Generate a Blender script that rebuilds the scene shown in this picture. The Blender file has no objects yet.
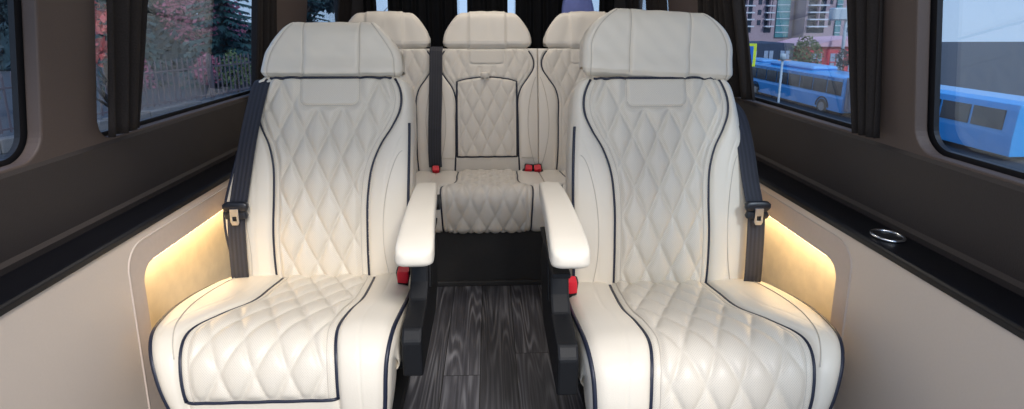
import bpy, math, random
import numpy as np
from mathutils import Vector, Matrix
from mathutils.geometry import tessellate_polygon
random.seed(7); rng = np.random.default_rng(7)
COL = bpy.context.scene.collection
PI = math.pi
# ------------------------------------------------------------------ materials
def lin(c): return tuple((x/12.92 if x <= .04045 else ((x+.055)/1.055)**2.4) for x in c)
def hexc(h): return lin(tuple(int(h[i:i+2],16)/255 for i in (0,2,4)))
class NT:
    def __init__(s, name):
        s.m = bpy.data.materials.new(name); s.m.use_nodes = True
        s.t = s.m.node_tree; s.n = s.t.nodes; s.l = s.t.links
        s.b = s.n['Principled BSDF']; s.out = s.n['Material Output']
    def add(s, ty, **k):
        x = s.n.new(ty)
        for a, v in k.items():
            if a.startswith('i_'): x.inputs[a[2:].replace('_',' ')].default_value = v
            else: setattr(x, a, v)
        return x
    def link(s, a, b): s.l.new(a, b)
    def math(s, op, a, b=None, c=None):
        x = s.n.new('ShaderNodeMath'); x.operation = op
        for i, v in enumerate((a, b, c)):
            if v is None: continue
            if isinstance(v, (int, float)): x.inputs[i].default_value = v
            else: s.l.new(v, x.inputs[i])
        return x.outputs[0]
    def mix(s, f, a, b):
        x = s.n.new('ShaderNodeMix'); x.data_type = 'RGBA'
        for i, v in ((0,f),(6,a),(7,b)):
            if isinstance(v, (int,float)): x.inputs[i].default_value = v
            elif isinstance(v, tuple): x.inputs[i].default_value = (*v[:3],1)
            else: s.l.new(v, x.inputs[i])
        return x.outputs[2]
    def bump(s, h, strength=.3, dist=.001, normal=None):
        x = s.n.new('ShaderNodeBump'); x.inputs['Strength'].default_value = strength; x.inputs['Distance'].default_value = dist
        s.l.new(h, x.inputs['Height'])
        if normal is not None: s.l.new(normal, x.inputs['Normal'])
        return x.outputs[0]
def flat(name, col, rough=.6, metal=0., noise=0., nscale=30., bump=0., spec=.5, emit=None, es=1., coat=0.):
    t = NT(name); b = t.b
    b.inputs['Base Color'].default_value = (*col,1); b.inputs['Roughness'].default_value = rough
    b.inputs['Metallic'].default_value = metal; b.inputs['Specular IOR Level'].default_value = spec
    b.inputs['Coat Weight'].default_value = coat
    tc = t.add('ShaderNodeTexCoord'); n = t.add('ShaderNodeTexNoise'); n.inputs['Scale'].default_value = nscale; n.inputs['Detail'].default_value = 5
    t.link(tc.outputs['Object'], n.inputs['Vector'])
    f = t.math('MULTIPLY', t.math('SUBTRACT', n.outputs['Fac'], .5), noise*2)
    f2 = t.math('ADD', f, 1.0)
    mm = t.add('ShaderNodeVectorMath', operation='SCALE'); mm.inputs[0].default_value = col; t.link(f2, mm.inputs['Scale'])
    t.link(mm.outputs[0], b.inputs['Base Color'])
    if bump: t.link(t.bump(n.outputs['Fac'], 1.0, bump), b.inputs['Normal'])
    if emit:
        b.inputs['Emission Color'].default_value = (*emit,1); b.inputs['Emission Strength'].default_value = es
    return t.m
def leather(name, col, perf=False, rough=.38):
    t = NT(name); b = t.b
    tc = t.add('ShaderNodeTexCoord')
    v = t.add('ShaderNodeTexVoronoi', feature='F1'); v.inputs['Scale'].default_value = 420
    n = t.add('ShaderNodeTexNoise'); n.inputs['Scale'].default_value = 7; n.inputs['Detail'].default_value = 3
    t.link(tc.outputs['Object'], v.inputs['Vector']); t.link(tc.outputs['Object'], n.inputs['Vector'])
    c = t.mix(n.outputs['Fac'], tuple(x*.95 for x in col), tuple(min(1,x*1.04) for x in col))
    nb = t.bump(v.outputs['Distance'], .35, .0006)
    nw = t.bump(n.outputs['Fac'], .5, .004, nb)
    if perf:
        uv = t.add('ShaderNodeUVMap'); uv.uv_map = 'UVMap'
        sp = t.add('ShaderNodeSeparateXYZ'); t.link(uv.outputs[0], sp.inputs[0])
        P = .0052
        a = t.math('SINE', t.math('MULTIPLY', t.math('ADD', sp.outputs[0], sp.outputs[1]), PI/P))
        d = t.math('SINE', t.math('MULTIPLY', t.math('SUBTRACT', sp.outputs[0], sp.outputs[1]), PI/P))
        q = t.math('MULTIPLY', t.math('ABSOLUTE', a), t.math('ABSOLUTE', d))
        hole = t.math('GREATER_THAN', q, .62)
        c = t.mix(t.math('MULTIPLY', hole, .24), c, tuple(x*.32 for x in col))
        nw = t.bump(t.math('SUBTRACT', 1.0, hole), .4, .0008, nw)
    t.link(c, b.inputs['Base Color']); t.link(nw, b.inputs['Normal'])
    b.inputs['Roughness'].default_value = rough; b.inputs['Specular IOR Level'].default_value = .45
    return t.m
M = {}
CREAM = (.76,.695,.585)
M['leather'] = leather('cream_leather', CREAM)
M['perf'] = leather('perforated_cream_leather', tuple(x*.97 for x in CREAM), True)
M['leather_back'] = leather('rear_cream_leather', (.76,.71,.63))
M['perf_back'] = leather('rear_perforated_leather', (.74,.69,.61), True)
M['thread'] = flat('beige_thread', (.56,.51,.44), .7)
M['piping'] = flat('navy_piping', (.010,.014,.032), .45)
M['black'] = flat('black_plastic', (.007,.0075,.009), .55, spec=.3, noise=.2, bump=.0004, nscale=400)
M['blackbase'] = flat('black_carpet_board', (.010,.010,.011), .7, noise=.3, nscale=60)
M['red'] = flat('red_button', (.62,.012,.03), .35)
M['chrome'] = flat('chrome', (.85,.86,.88), .12, metal=1)
M['steel'] = flat('brushed_steel', (.62,.64,.68), .3, metal=1)
M['beltbody'] = flat('belt_tongue_plastic', (.012,.014,.02), .35)
M['gloss'] = flat('gloss_black_ledge', (.004,.0045,.007), .35, noise=.1, spec=.3)
M['brown'] = flat('brown_vinyl_trim', (.030,.0235,.0225), .62, noise=.15, nscale=300, bump=.0005)
M['pillar'] = flat('taupe_pillar_trim', (.080,.058,.050), .65, noise=.1, nscale=300, bump=.0004)
M['cream_wall'] = flat('cream_wall_panel', (.64,.545,.46), .5, noise=.03, nscale=200, bump=.0002)
M['frame'] = flat('niche_frame_panel', (.54,.45,.385), .6, noise=.05, nscale=90, bump=.0004)
M['suede'] = flat('beige_suede', (.80,.70,.52), .9, noise=.14, nscale=26, bump=.001)
M['ceiling'] = flat('grey_headliner', (.50,.48,.46), .9, noise=.05)
M['led'] = flat('warm_led', (.9,.8,.6), .5, emit=(1,.72,.40), es=8)
M['lamp'] = flat('ceiling_lamp_diffuser', (.9,.9,.9), .5, emit=(1,.93,.84), es=2)
M['rubber'] = flat('black_rubber_seal', (.006,.006,.008), .5)
def webbing():
    t = NT('seat_belt_webbing'); b = t.b
    uv = t.add('ShaderNodeUVMap'); uv.uv_map = 'UVMap'; sp = t.add('ShaderNodeSeparateXYZ'); t.link(uv.outputs[0], sp.inputs[0])
    s1 = t.math('SINE', t.math('MULTIPLY', sp.outputs[0], 2*PI/.0118))
    c = t.mix(t.math('MULTIPLY_ADD', s1, .5, .5), (.012,.013,.020), (.026,.028,.042))
    s2 = t.math('SINE', t.math('MULTIPLY', sp.outputs[1], 2*PI/.0022))
    t.link(c, b.inputs['Base Color']); b.inputs['Roughness'].default_value = .55
    t.link(t.bump(t.math('ADD', s1, s2), .4, .0006), b.inputs['Normal']); return t.m
M['web'] = webbing()
def floormat():
    t = NT('dark_wood_floor'); b = t.b
    tc = t.add('ShaderNodeTexCoord'); sp = t.add('ShaderNodeSeparateXYZ'); t.link(tc.outputs['Object'], sp.inputs[0])
    W = .115
    px = t.math('DIVIDE', t.math('ADD', sp.outputs[0], .0575-.018), W); idx = t.math('FLOOR', px)
    fr = t.math('SUBTRACT', px, idx)
    wn = t.add('ShaderNodeTexWhiteNoise', noise_dimensions='1D'); t.link(idx, wn.inputs['W'])
    yy = t.math('ADD', sp.outputs[1], t.math('MULTIPLY', wn.outputs['Value'], 7.3))
    py = t.math('DIVIDE', yy, .92); idy = t.math('FLOOR', py); fy = t.math('SUBTRACT', py, idy)
    wn2 = t.add('ShaderNodeTexWhiteNoise', noise_dimensions='2D'); cb0 = t.add('ShaderNodeCombineXYZ'); t.link(idx, cb0.inputs[0]); t.link(idy, cb0.inputs[1]); t.link(cb0.outputs[0], wn2.inputs['Vector'])
    def comb(kx, ky, z):
        cb = t.add('ShaderNodeCombineXYZ'); t.link(t.math('MULTIPLY', sp.outputs[0], kx), cb.inputs[0]); t.link(t.math('MULTIPLY', yy, ky), cb.inputs[1])
        t.link(t.math('MULTIPLY', wn2.outputs['Value'], z), cb.inputs[2]); return cb.outputs[0]
    n1 = t.add('ShaderNodeTexNoise'); n1.inputs['Scale'].default_value = 1; n1.inputs['Detail'].default_value = 1.2; t.link(comb(15, .95, 40), n1.inputs['Vector'])
    n2 = t.add('ShaderNodeTexNoise'); n2.inputs['Scale'].default_value = 1; n2.inputs['Detail'].default_value = 4; t.link(comb(210, 4, 11), n2.inputs['Vector'])
    n3 = t.add('ShaderNodeTexNoise'); n3.inputs['Scale'].default_value = 1; n3.inputs['Detail'].default_value = 2; t.link(comb(22, 3, 5), n3.inputs['Vector'])
    ph = t.math('ADD', t.math('MULTIPLY', n1.outputs['Fac'], 95), t.math('MULTIPLY', n2.outputs['Fac'], 2.6))
    g = t.math('MULTIPLY_ADD', t.math('SINE', ph), .5, .5)
    g = t.math('POWER', g, 2.2)
    amt = t.math('MULTIPLY', g, t.math('MULTIPLY_ADD', n3.outputs['Fac'], 2.4, -.75)); 
    cl = t.add('ShaderNodeClamp'); t.link(amt, cl.inputs[0])
    base = t.mix(t.math('POWER', n2.outputs['Fac'], 1.6), (.010,.010,.013), (.115,.115,.135))
    c = t.mix(t.math('MULTIPLY', cl.outputs[0], .75), base, (.26,.26,.28))
    tone = t.math('MULTIPLY_ADD', wn2.outputs['Value'], .5, .7)
    vm = t.add('ShaderNodeVectorMath', operation='SCALE'); t.link(c, vm.inputs[0]); t.link(tone, vm.inputs['Scale'])
    ed = t.math('MINIMUM', t.math('MINIMUM', fr, t.math('SUBTRACT', 1, fr)), t.math('MULTIPLY', t.math('MINIMUM', fy, t.math('SUBTRACT', 1, fy)), 8))
    ge = t.math('LESS_THAN', ed, .012)
    c2 = t.mix(ge, vm.outputs[0], (.004,.004,.004))
    t.link(c2, b.inputs['Base Color']); b.inputs['Roughness'].default_value = .5
    t.link(t.bump(g, .25, .001), b.inputs['Normal']); return t.m
M['floor'] = floormat()
def curtainmat(name, c1, c2):
    t = NT(name); b = t.b; tc = t.add('ShaderNodeTexCoord')
    n = t.add('ShaderNodeTexNoise'); n.inputs['Scale'].default_value = 300; t.link(tc.outputs['Object'], n.inputs['Vector'])
    t.link(t.mix(n.outputs['Fac'], c1, c2), b.inputs['Base Color']); b.inputs['Roughness'].default_value = .85
    b.inputs['Specular IOR Level'].default_value = .2
    t.link(t.bump(n.outputs['Fac'], .4, .0006), b.inputs['Normal']); return t.m
M['curtain'] = curtainmat('brown_black_curtain', (.012,.010,.010), (.032,.027,.026))
M['curtain_back'] = curtainmat('black_rear_curtain', (.006,.006,.007), (.014,.014,.016))
def glassmat(name, tint):
    t = NT(name); t.n.remove(t.b)
    tr = t.add('ShaderNodeBsdfTransparent'); tr.inputs[0].default_value = (*tint,1)
    gl = t.add('ShaderNodeBsdfGlossy'); gl.inputs['Roughness'].default_value = .01; gl.inputs[0].default_value = (.9,.95,1,1)
    ge = t.add('ShaderNodeNewGeometry'); dt = t.add('ShaderNodeVectorMath', operation='DOT_PRODUCT')
    t.link(ge.outputs['Incoming'], dt.inputs[0]); t.link(ge.outputs['Normal'], dt.inputs[1])
    k = t.math('POWER', t.math('SUBTRACT', 1.0, t.math('ABSOLUTE', dt.outputs['Value'])), 5.0)
    F_ = t.math('MULTIPLY_ADD', k, .88, .10)
    tc = t.add('ShaderNodeTexCoord'); n = t.add('ShaderNodeTexNoise'); n.inputs['Scale'].default_value = 2; t.link(tc.outputs['Object'], n.inputs['Vector'])
    f = t.math('MULTIPLY', F_, t.math('MULTIPLY_ADD', n.outputs['Fac'], .1, .95))
    mx = t.add('ShaderNodeMixShader'); t.link(f, mx.inputs[0]); t.link(tr.outputs[0], mx.inputs[1]); t.link(gl.outputs[0], mx.inputs[2])
    t.link(mx.outputs[0], t.out.inputs[0]); return t.m
M['glass'] = glassmat('tinted_window_glass', (.80,.88,.96))

# ------------------------------------------------------------------ object helpers
def mkmesh(name, verts, faces, mat, parent=None, uv=None, smooth=True, mats=None, fm=None):
    me = bpy.data.meshes.new(name)
    me.from_pydata([tuple(map(float,v)) for v in verts], [], [tuple(map(int,f)) for f in faces])
    if uv is not None:
        ul = me.uv_layers.new(name='UVMap'); vi = np.empty(len(me.loops), dtype=np.int32); me.loops.foreach_get('vertex_index', vi)
        ul.data.foreach_set('uv', np.asarray(uv, dtype=np.float32)[vi].ravel())
    if mats:
        for m_ in mats: me.materials.append(m_)
        me.polygons.foreach_set('material_index', np.asarray(fm, dtype=np.int32))
    else: me.materials.append(mat)
    me.polygons.foreach_set('use_smooth', [smooth]*len(me.polygons))
    me.validate(); me.update()
    o = bpy.data.objects.new(name, me); COL.objects.link(o)
    if parent: o.parent = parent
    return o
def empty(name, loc, label=None, cat=None, group=None, rz=0):
    o = bpy.data.objects.new(name, None); COL.objects.link(o); o.location = loc; o.rotation_euler.z = rz
    o.empty_display_size = .1
    tag(o, label, cat, group); return o
def tag(o, label=None, cat=None, group=None, kind=None):
    if label: o['label'] = label
    if cat: o['category'] = cat
    if group: o['group'] = group
    if kind: o['kind'] = kind
    return o
def struct(o): o['kind'] = 'structure'; return o
class MB:
    """collects shapes for one mesh"""
    def __init__(s): s.v = []; s.f = []; s.uv = []
    def raw(s, v, f, uv=None):
        k = len(s.v); s.v += [tuple(p) for p in v]; s.f += [tuple(i+k for i in q) for q in f]
        s.uv += list(uv) if uv is not None else [(0,0)]*len(v)
    def box(s, a, b, bev=0.0):
        (x0,y0,z0),(x1,y1,z1) = a, b
        x0,x1=min(x0,x1),max(x0,x1); y0,y1=min(y0,y1),max(y0,y1); z0,z1=min(z0,z1),max(z0,z1)
        if bev <= 0:
            v = [(x0,y0,z0),(x1,y0,z0),(x1,y1,z0),(x0,y1,z0),(x0,y0,z1),(x1,y0,z1),(x1,y1,z1),(x0,y1,z1)]
            s.raw(v, [(3,2,1,0),(4,5,6,7),(0,1,5,4),(1,2,6,5),(2,3,7,6),(3,0,4,7)]); return
        # chamfered box
        import itertools
        c = [(x0+x1)/2,(y0+y1)/2,(z0+z1)/2]; h = [(x1-x0)/2,(y1-y0)/2,(z1-z0)/2]
        bev = min(bev, min(h)*.9)
        idx = {}; v = []
        for sg in itertools.product((-1,1), repeat=3):
            for ax in range(3):
                p = [c[i]+sg[i]*(h[i] - (0 if i == ax else bev)) for i in range(3)]
                idx[(sg,ax)] = len(v); v.append(p)
        f = []
        for ax in range(3):
            o1, o2 = (ax+1)%3, (ax+2)%3
            for sgn in (-1,1):
                q = []
                for a_, b_ in ((-1,-1),(1,-1),(1,1),(-1,1)):
                    sg = [0,0,0]; sg[ax]=sgn; sg[o1]=a_; sg[o2]=b_; q.append(idx[(tuple(sg),ax)])
                f.append(tuple(q if sgn > 0 else q[::-1]))
        for ax in range(3):   # edges parallel to ax
            o1, o2 = (ax+1)%3, (ax+2)%3
            for a_ in (-1,1):
                for b_ in (-1,1):
                    s0=[0,0,0]; s0[ax]=-1; s0[o1]=a_; s0[o2]=b_; s1=list(s0); s1[ax]=1
                    s0,s1=tuple(s0),tuple(s1)
                    q=[idx[(s0,o1)],idx[(s1,o1)],idx[(s1,o2)],idx[(s0,o2)]]
                    f.append(tuple(q if a_*b_ < 0 else q[::-1]))
        for sg in itertools.product((-1,1), repeat=3):
            q=[idx[(sg,0)],idx[(sg,1)],idx[(sg,2)]]
            f.append(tuple(q if sg[0]*sg[1]*sg[2] > 0 else q[::-1]))
        s.raw(v, f)
    def tube(s, pts, r, n=8, cap=True, closed=False):
        pts = [Vector(p) for p in pts]; N = len(pts); rr = r if isinstance(r,(list,tuple)) else [r]*N
        T = []
        for i in range(N):
            a = pts[(i-1)%N] if (closed or i>0) else pts[i]; b = pts[(i+1)%N] if (closed or i<N-1) else pts[i]
            d = (b-a); T.append(d.normalized() if d.length > 1e-9 else Vector((0,0,1)))
        up = Vector((0,0,1)) if abs(T[0].z) < .9 else Vector((1,0,0))
        u = T[0].cross(up).normalized(); v = []; f = []
        for i in range(N):
            u = (u - T[i]*u.dot(T[i])).normalized(); w = T[i].cross(u)
            for k in range(n):
                a = 2*PI*k/n; v.append(pts[i] + (u*math.cos(a)+w*math.sin(a))*rr[i])
        m = N if closed else N-1
        for i in range(m):
            j = (i+1)%N
            for k in range(n): f.append((i*n+k, i*n+(k+1)%n, j*n+(k+1)%n, j*n+k))
        if cap and not closed: f.append(tuple(range(n))[::-1]); f.append(tuple((N-1)*n+k for k in range(n)))
        s.raw(v, f)
    def loft(s, secs, n=28, e=.45, cap=True):
        """secs: (center, half-width vec, half-height vec, exponent optional)"""
        v = []; f = []
        for sc in secs:
            c, a, b = Vector(sc[0]), Vector(sc[1]), Vector(sc[2]); ee = sc[3] if len(sc) > 3 else e
            for k in range(n):
                t = 2*PI*k/n; ct, st = math.cos(t), math.sin(t)
                v.append(c + a*(math.copysign(abs(ct)**ee, ct)) + b*(math.copysign(abs(st)**ee, st)))
        for i in range(len(secs)-1):
            for k in range(n): f.append((i*n+k, i*n+(k+1)%n, (i+1)*n+(k+1)%n, (i+1)*n+k))
        if cap: f.append(tuple(range(n))[::-1]); f.append(tuple((len(secs)-1)*n+k for k in range(n)))
        s.raw(v, f)
    def prism(s, poly, d0, d1, axis='x', holes=()):
        """poly in the two other axes; extruded along axis from d0 to d1, optional holes"""
        loops = [list(poly)] + [list(h) for h in holes]
        def P(p, d): return (d,p[0],p[1]) if axis == 'x' else ((p[0],d,p[1]) if axis == 'y' else (p[0],p[1],d))
        allp = [p for l in loops for p in l]; n = len(allp)
        tri = tessellate_polygon([[Vector((p[0],p[1],0)) for p in l] for l in loops])
        v = [P(p,d0) for p in allp] + [P(p,d1) for p in allp]
        f = [tuple(t) for t in tri] + [tuple(i+n for i in t[::-1]) for t in tri]
        k = 0
        for l in loops:
            for i in range(len(l)):
                j = (i+1)%len(l); f.append((k+i, k+j, n+k+j, n+k+i))
            k += len(l)
        s.raw(v, f)
    def ribbon(s, pts, w, th=.0016, wd=None):
        """strap: pts (3-D), width direction wd (vector or list)"""
        pts = [Vector(p) for p in pts]; N = len(pts); v=[]; f=[]; uv=[]; L=0
        for i,p in enumerate(pts):
            t = (pts[min(i+1,N-1)]-pts[max(i-1,0)]).normalized()
            d = Vector(wd[i] if isinstance(wd, list) else wd); d = (d - t*d.dot(t)).normalized(); nn = t.cross(d)
            if i: L += (pts[i]-pts[i-1]).length
            hw = (w[i] if isinstance(w, list) else w)/2
            for q,(a,b) in enumerate(((-1,-1),(1,-1),(1,1),(-1,1))):
                v.append(p + d*hw*a + nn*th/2*b); uv.append((hw*a, L))
        for i in range(N-1):
            for k in range(4): f.append((i*4+k, i*4+(k+1)%4, (i+1)*4+(k+1)%4, (i+1)*4+k))
        f.append((3,2,1,0)); f.append(tuple((N-1)*4+k for k in range(4)))
        s.raw(v, f, uv)
    def build(s, name, mat, parent=None, smooth=False, bevel=0., sharp=None):
        o = mkmesh(name, s.v, s.f, mat, parent, uv=s.uv, smooth=smooth)
        import bmesh as bm_
        b = bm_.new(); b.from_mesh(o.data); bm_.ops.recalc_face_normals(b, faces=b.faces); b.to_mesh(o.data); b.free()
        if bevel:
            m = o.modifiers.new('bevel','BEVEL'); m.width = bevel; m.segments = 2; m.limit_method = 'ANGLE'; m.angle_limit = math.radians(35)
        if sharp: o.data.set_sharp_from_angle(angle=math.radians(sharp))
        return o
def smoothstep(a, b, x):
    t = np.clip((x-a)/(b-a), 0, 1); return t*t*(3-2*t)
def curve1(pts):
    """smooth interpolation y(x) through pts by monotone-ish cubic (numpy)"""
    xs = np.array([p[0] for p in pts], float); ys = np.array([p[1] for p in pts], float)
    d = np.diff(ys)/np.diff(xs); m = np.empty_like(ys); m[1:-1] = (d[:-1]+d[1:])/2; m[0] = d[0]; m[-1] = d[-1]
    def f(x):
        x = np.clip(np.asarray(x, float), xs[0], xs[-1]); i = np.clip(np.searchsorted(xs, x)-1, 0, len(xs)-2)
        h = xs[i+1]-xs[i]; t = (x-xs[i])/h
        return ((2*t**3-3*t**2+1)*ys[i] + (t**3-2*t**2+t)*h*m[i] + (-2*t**3+3*t**2)*ys[i+1] + (t**3-t**2)*h*m[i+1])
    return f
class Profile:
    def __init__(s, pts, n=400):
        P = np.array(pts, float); k = len(P); out = []
        ext = np.vstack([2*P[0]-P[1], P, 2*P[-1]-P[-2]])
        for i in range(k-1):
            p0,p1,p2,p3 = ext[i],ext[i+1],ext[i+2],ext[i+3]
            t = np.linspace(0,1,n//(k-1),endpoint=False)[:,None]
            out.append(.5*((2*p1)+(-p0+p2)*t+(2*p0-5*p1+4*p2-p3)*t**2+(-p0+3*p1-3*p2+p3)*t**3))
        Q = np.vstack(out+[P[-1:]]); sl = np.r_[0, np.cumsum(np.linalg.norm(np.diff(Q,axis=0),axis=1))]
        s.S = sl[-1]; s.sl = sl; s.Q = Q
        T = np.gradient(Q, sl, axis=0); T /= np.linalg.norm(T,axis=1)[:,None]
        ker = np.ones(9)/9
        T = np.c_[np.convolve(np.pad(T[:,0],4,'edge'),ker,'valid'), np.convolve(np.pad(T[:,1],4,'edge'),ker,'valid')]
        T /= np.linalg.norm(T,axis=1)[:,None]; s.N = np.c_[-T[:,1], T[:,0]]
    def at(s, q, n):
        sh = np.shape(q); q = np.ravel(q); n = np.ravel(np.broadcast_to(n, sh))
        y = np.interp(q, s.sl, s.Q[:,0]) + n*np.interp(q, s.sl, s.N[:,0]); z = np.interp(q, s.sl, s.Q[:,1]) + n*np.interp(q, s.sl, s.N[:,1])
        return y.reshape(sh), z.reshape(sh)
    def s_of_z(s, z): return float(np.interp(z, s.Q[:,1], s.sl))
    def s_of_y(s, y): return float(np.interp(y, s.Q[:,0], s.sl))
class Sheet:
    """upholstered pad following a side profile; outline xl..xr, panel pl..pr, height field h"""
    def __init__(s, prof, xl, xr, thick, er=.03, es=(.03,.03), h=None, pl=None, pr=None, prange=None):
        s.p=prof; s.xl=xl; s.xr=xr; s.th=thick; s.er=er; s.es=es; s.h=h; s.pl=pl; s.pr=pr; s.prange=prange
    def edge(s, x, q):
        dx = np.minimum(x-s.xl(q), s.xr(q)-x); qx = np.clip(1-dx/s.er,0,1)
        q0 = np.clip(1-q/s.es[0],0,1); q1 = np.clip(1-(s.p.S-q)/s.es[1],0,1)
        k = np.clip((qx**2+np.maximum(q0,q1)**2)**.5,0,1); return k
    def surf_n(s, x, q):
        k = s.edge(x,q); n = s.er*(np.sqrt(np.maximum(0,1-k**2))-1)
        if s.h is not None: n = n + s.h(x,q,s)*(1-k**4)
        return n
    def pt(s, x, q, dn=0.):
        x = np.asarray(x,float); q = np.asarray(q,float); y,z = s.p.at(q, s.surf_n(x,q)+dn); return np.stack([x,y,z],-1)
    def build(s, name, mat, parent, pname=None, pmat=None, nc=(26,80,26), nr=150):
        S = s.p.S
        def prog(L, e0, e1, n):
            # progression on [0,L] fine near rounded ends
            a = [0.]; ks = [1-math.cos(PI/2*i/7) for i in range(1,8)]
            lo = [e0*k for k in ks] if e0 else []
            hi = [L-e1*k for k in ks][::-1] if e1 else []
            x0 = lo[-1] if lo else 0.; x1 = hi[0] if hi else L
            mid = list(np.linspace(x0,x1,n+1))
            r = ([0.]+lo[:-1] if lo else []) + mid + (hi[1:]+[L] if hi else [])
            return np.array(r)
        q = prog(S, s.es[0], s.es[1], nr); rows = len(q)
        xl, xr = s.xl(q), s.xr(q)
        if s.pl is not None:
            pl, pr = s.pl(q), s.pr(q)
            pl = np.maximum(pl, xl+s.er*1.05); pr = np.minimum(pr, xr-s.er*1.05)
            A = prog(1, .0, 0, nc[0]); 
            def seg(a,b,n,fa,fb):
                L = (b-a)[:,None]; u = []
                ks = np.array([1-math.cos(PI/2*i/7) for i in range(0,8)])
                if fa:
                    lo = a[:,None]+s.er*ks[None]; rest = lo[:,-1:]+ (b-lo[:,-1])[:,None]*np.linspace(0,1,n+1)[None,1:]
                    return np.hstack([lo,rest])
                if fb:
                    hi = b[:,None]-s.er*ks[None,::-1]; rest = a[:,None]+(hi[:,0]-a)[:,None]*np.linspace(0,1,n+1)[None,:-1]
                    return np.hstack([rest,hi])
                return a[:,None]+L*np.linspace(0,1,n+1)[None]
            g1 = seg(xl,pl,nc[0],1,0); g2 = seg(pl,pr,nc[1],0,0); g3 = seg(pr,xr,nc[2],0,1)
            X = np.hstack([g1,g2[:,1:],g3[:,1:]]); c0 = g1.shape[1]-1; c1 = c0+g2.shape[1]-1
        else:
            ks = np.array([1-math.cos(PI/2*i/7) for i in range(0,8)]); n = nc[1]
            lo = xl[:,None]+s.er*ks; hi = xr[:,None]-s.er*ks[::-1]
            X = np.hstack([lo, lo[:,-1:]+(hi[:,0]-lo[:,-1])[:,None]*np.linspace(0,1,n+1)[None,1:-1], hi]); c0=c1=-1
        Qg = np.repeat(q[:,None], X.shape[1], 1); k = s.edge(X,Qg)
        y,z = s.p.at(Qg, s.surf_n(X,Qg)); F = np.stack([X,y,z],-1).reshape(-1,3)
        eb = min(s.er, s.th-s.er-.002) if s.th > s.er+.004 else .001
        nb = -s.th + eb*(1-np.sqrt(np.maximum(0,1-k**2)))
        yb,zb = s.p.at(Qg, nb); B = np.stack([X,yb,zb],-1).reshape(-1,3)
        C = X.shape[1]; nv = rows*C
        def fid(j,i): return j*C+i
        faces=[]; pf=[]
        lo_r, hi_r = 0, rows-1
        if s.prange is not None:
            lo_r = int(np.argmin(abs(q-s.prange[0]))); hi_r = int(np.argmin(abs(q-s.prange[1])))
        for j in range(rows-1):
            for i in range(C-1):
                f = (fid(j,i),fid(j,i+1),fid(j+1,i+1),fid(j+1,i))
                (pf if (pname and c0 <= i < c1 and lo_r <= j < hi_r) else faces).append(f)
                faces.append(tuple(a+nv for a in f[::-1]))
        per = [fid(0,i) for i in range(C)] + [fid(j,C-1) for j in range(1,rows)] + [fid(rows-1,i) for i in range(C-2,-1,-1)] + [fid(j,0) for j in range(rows-2,0,-1)]
        for a,b in zip(per, per[1:]+per[:1]): faces.append((b,a,a+nv,b+nv))
        uv = np.stack([X,Qg],-1).reshape(-1,2); uv2 = np.vstack([uv,uv])
        o = mkmesh(name, np.vstack([F,B]), faces, mat, parent, uv=uv2)
        if pname and pf:
            used = sorted({a for f in pf for a in f}); mp = {a:i for i,a in enumerate(used)}
            mkmesh(pname, F[used], [tuple(mp[a] for a in f) for f in pf], pmat, o, uv=uv[used])
        return o
    def pipe(s, xf, q0, q1, r, parent, name='piping', n=70, dn=.001, mat=None, qs=None):
        q = np.linspace(q0,q1,n) if qs is None else np.asarray(qs,float)
        x = xf(q) if callable(xf) else np.asarray(xf,float)
        P = s.pt(x,q,dn); b = MB(); b.tube([tuple(p) for p in P], r, 8); return b.build(name, mat or M['piping'], parent, smooth=True)

def quilt(x, q, W, Hh, x0=0., q0=0.):
    a = (x-x0)/W + (q-q0)/Hh; b = (x-x0)/W - (q-q0)/Hh
    da = np.abs(a-np.round(a)); db = np.abs(b-np.round(b))
    g = lambda d: 1-np.exp(-(d/.085)**1.1)
    dome = (np.abs(np.sin(PI*a))*np.abs(np.sin(PI*b)))**.55
    return .45*g(da)*g(db)+.55*dome
def panel_h(W, Hh, amp, bol, x0=0., q0=0., patch=None, qstop=None, seam2=.052, outer=None):
    def h(x, q, s):
        pl, pr = s.pl(q), s.pr(q)
        din = np.minimum(x-pl, pr-x); inside = din > 0
        Q = quilt(x,q,W,Hh,x0,q0)*amp
        m = smoothstep(.016,.034,din)
        hin = Q*m + amp*.25*(1-m) - .0030*np.exp(-((din-.018)/.0024)**2)
        if patch:
            hw, qa, rad, qtop = patch       # U-shaped neck patch hw half width, from qa up to the top
            dx = np.abs(x-x0)-(hw-rad); dq = (qa+rad)-q
            sd = np.sqrt(np.maximum(dx,0)**2+np.maximum(dq,0)**2)+np.minimum(np.maximum(dx,dq),0)-rad
            mi = smoothstep(.003,-.003,sd); mo = smoothstep(0,.02,sd)
            hin = hin*(1-mi)*mo + mi*amp*.7 + (1-mi)*(1-mo)*amp*.5 - .0050*np.exp(-(sd/.003)**2)
        if qstop is not None: 
            w = smoothstep(qstop-.004,qstop+.02,q); hin = hin*w
        hin = hin - .006*np.exp(-(np.maximum(din,0)/.007)**2)
        wl = np.where(x < pl, pl-s.xl(q), s.xr(q)-pr); dout = np.maximum(-din,0)
        t = np.clip(dout/np.maximum(wl,.01),0,1)
        hout = bol*np.sin(PI*np.clip(t,0,1)**.7)**.8 * np.clip(wl/.08,.2,1) - .006*np.exp(-(dout/.007)**2)
        if seam2: hout = hout - .0016*np.exp(-((dout-seam2)/.0022)**2)*(wl > seam2*1.6)
        return np.where(inside, hin, hout)
    return h
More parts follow.
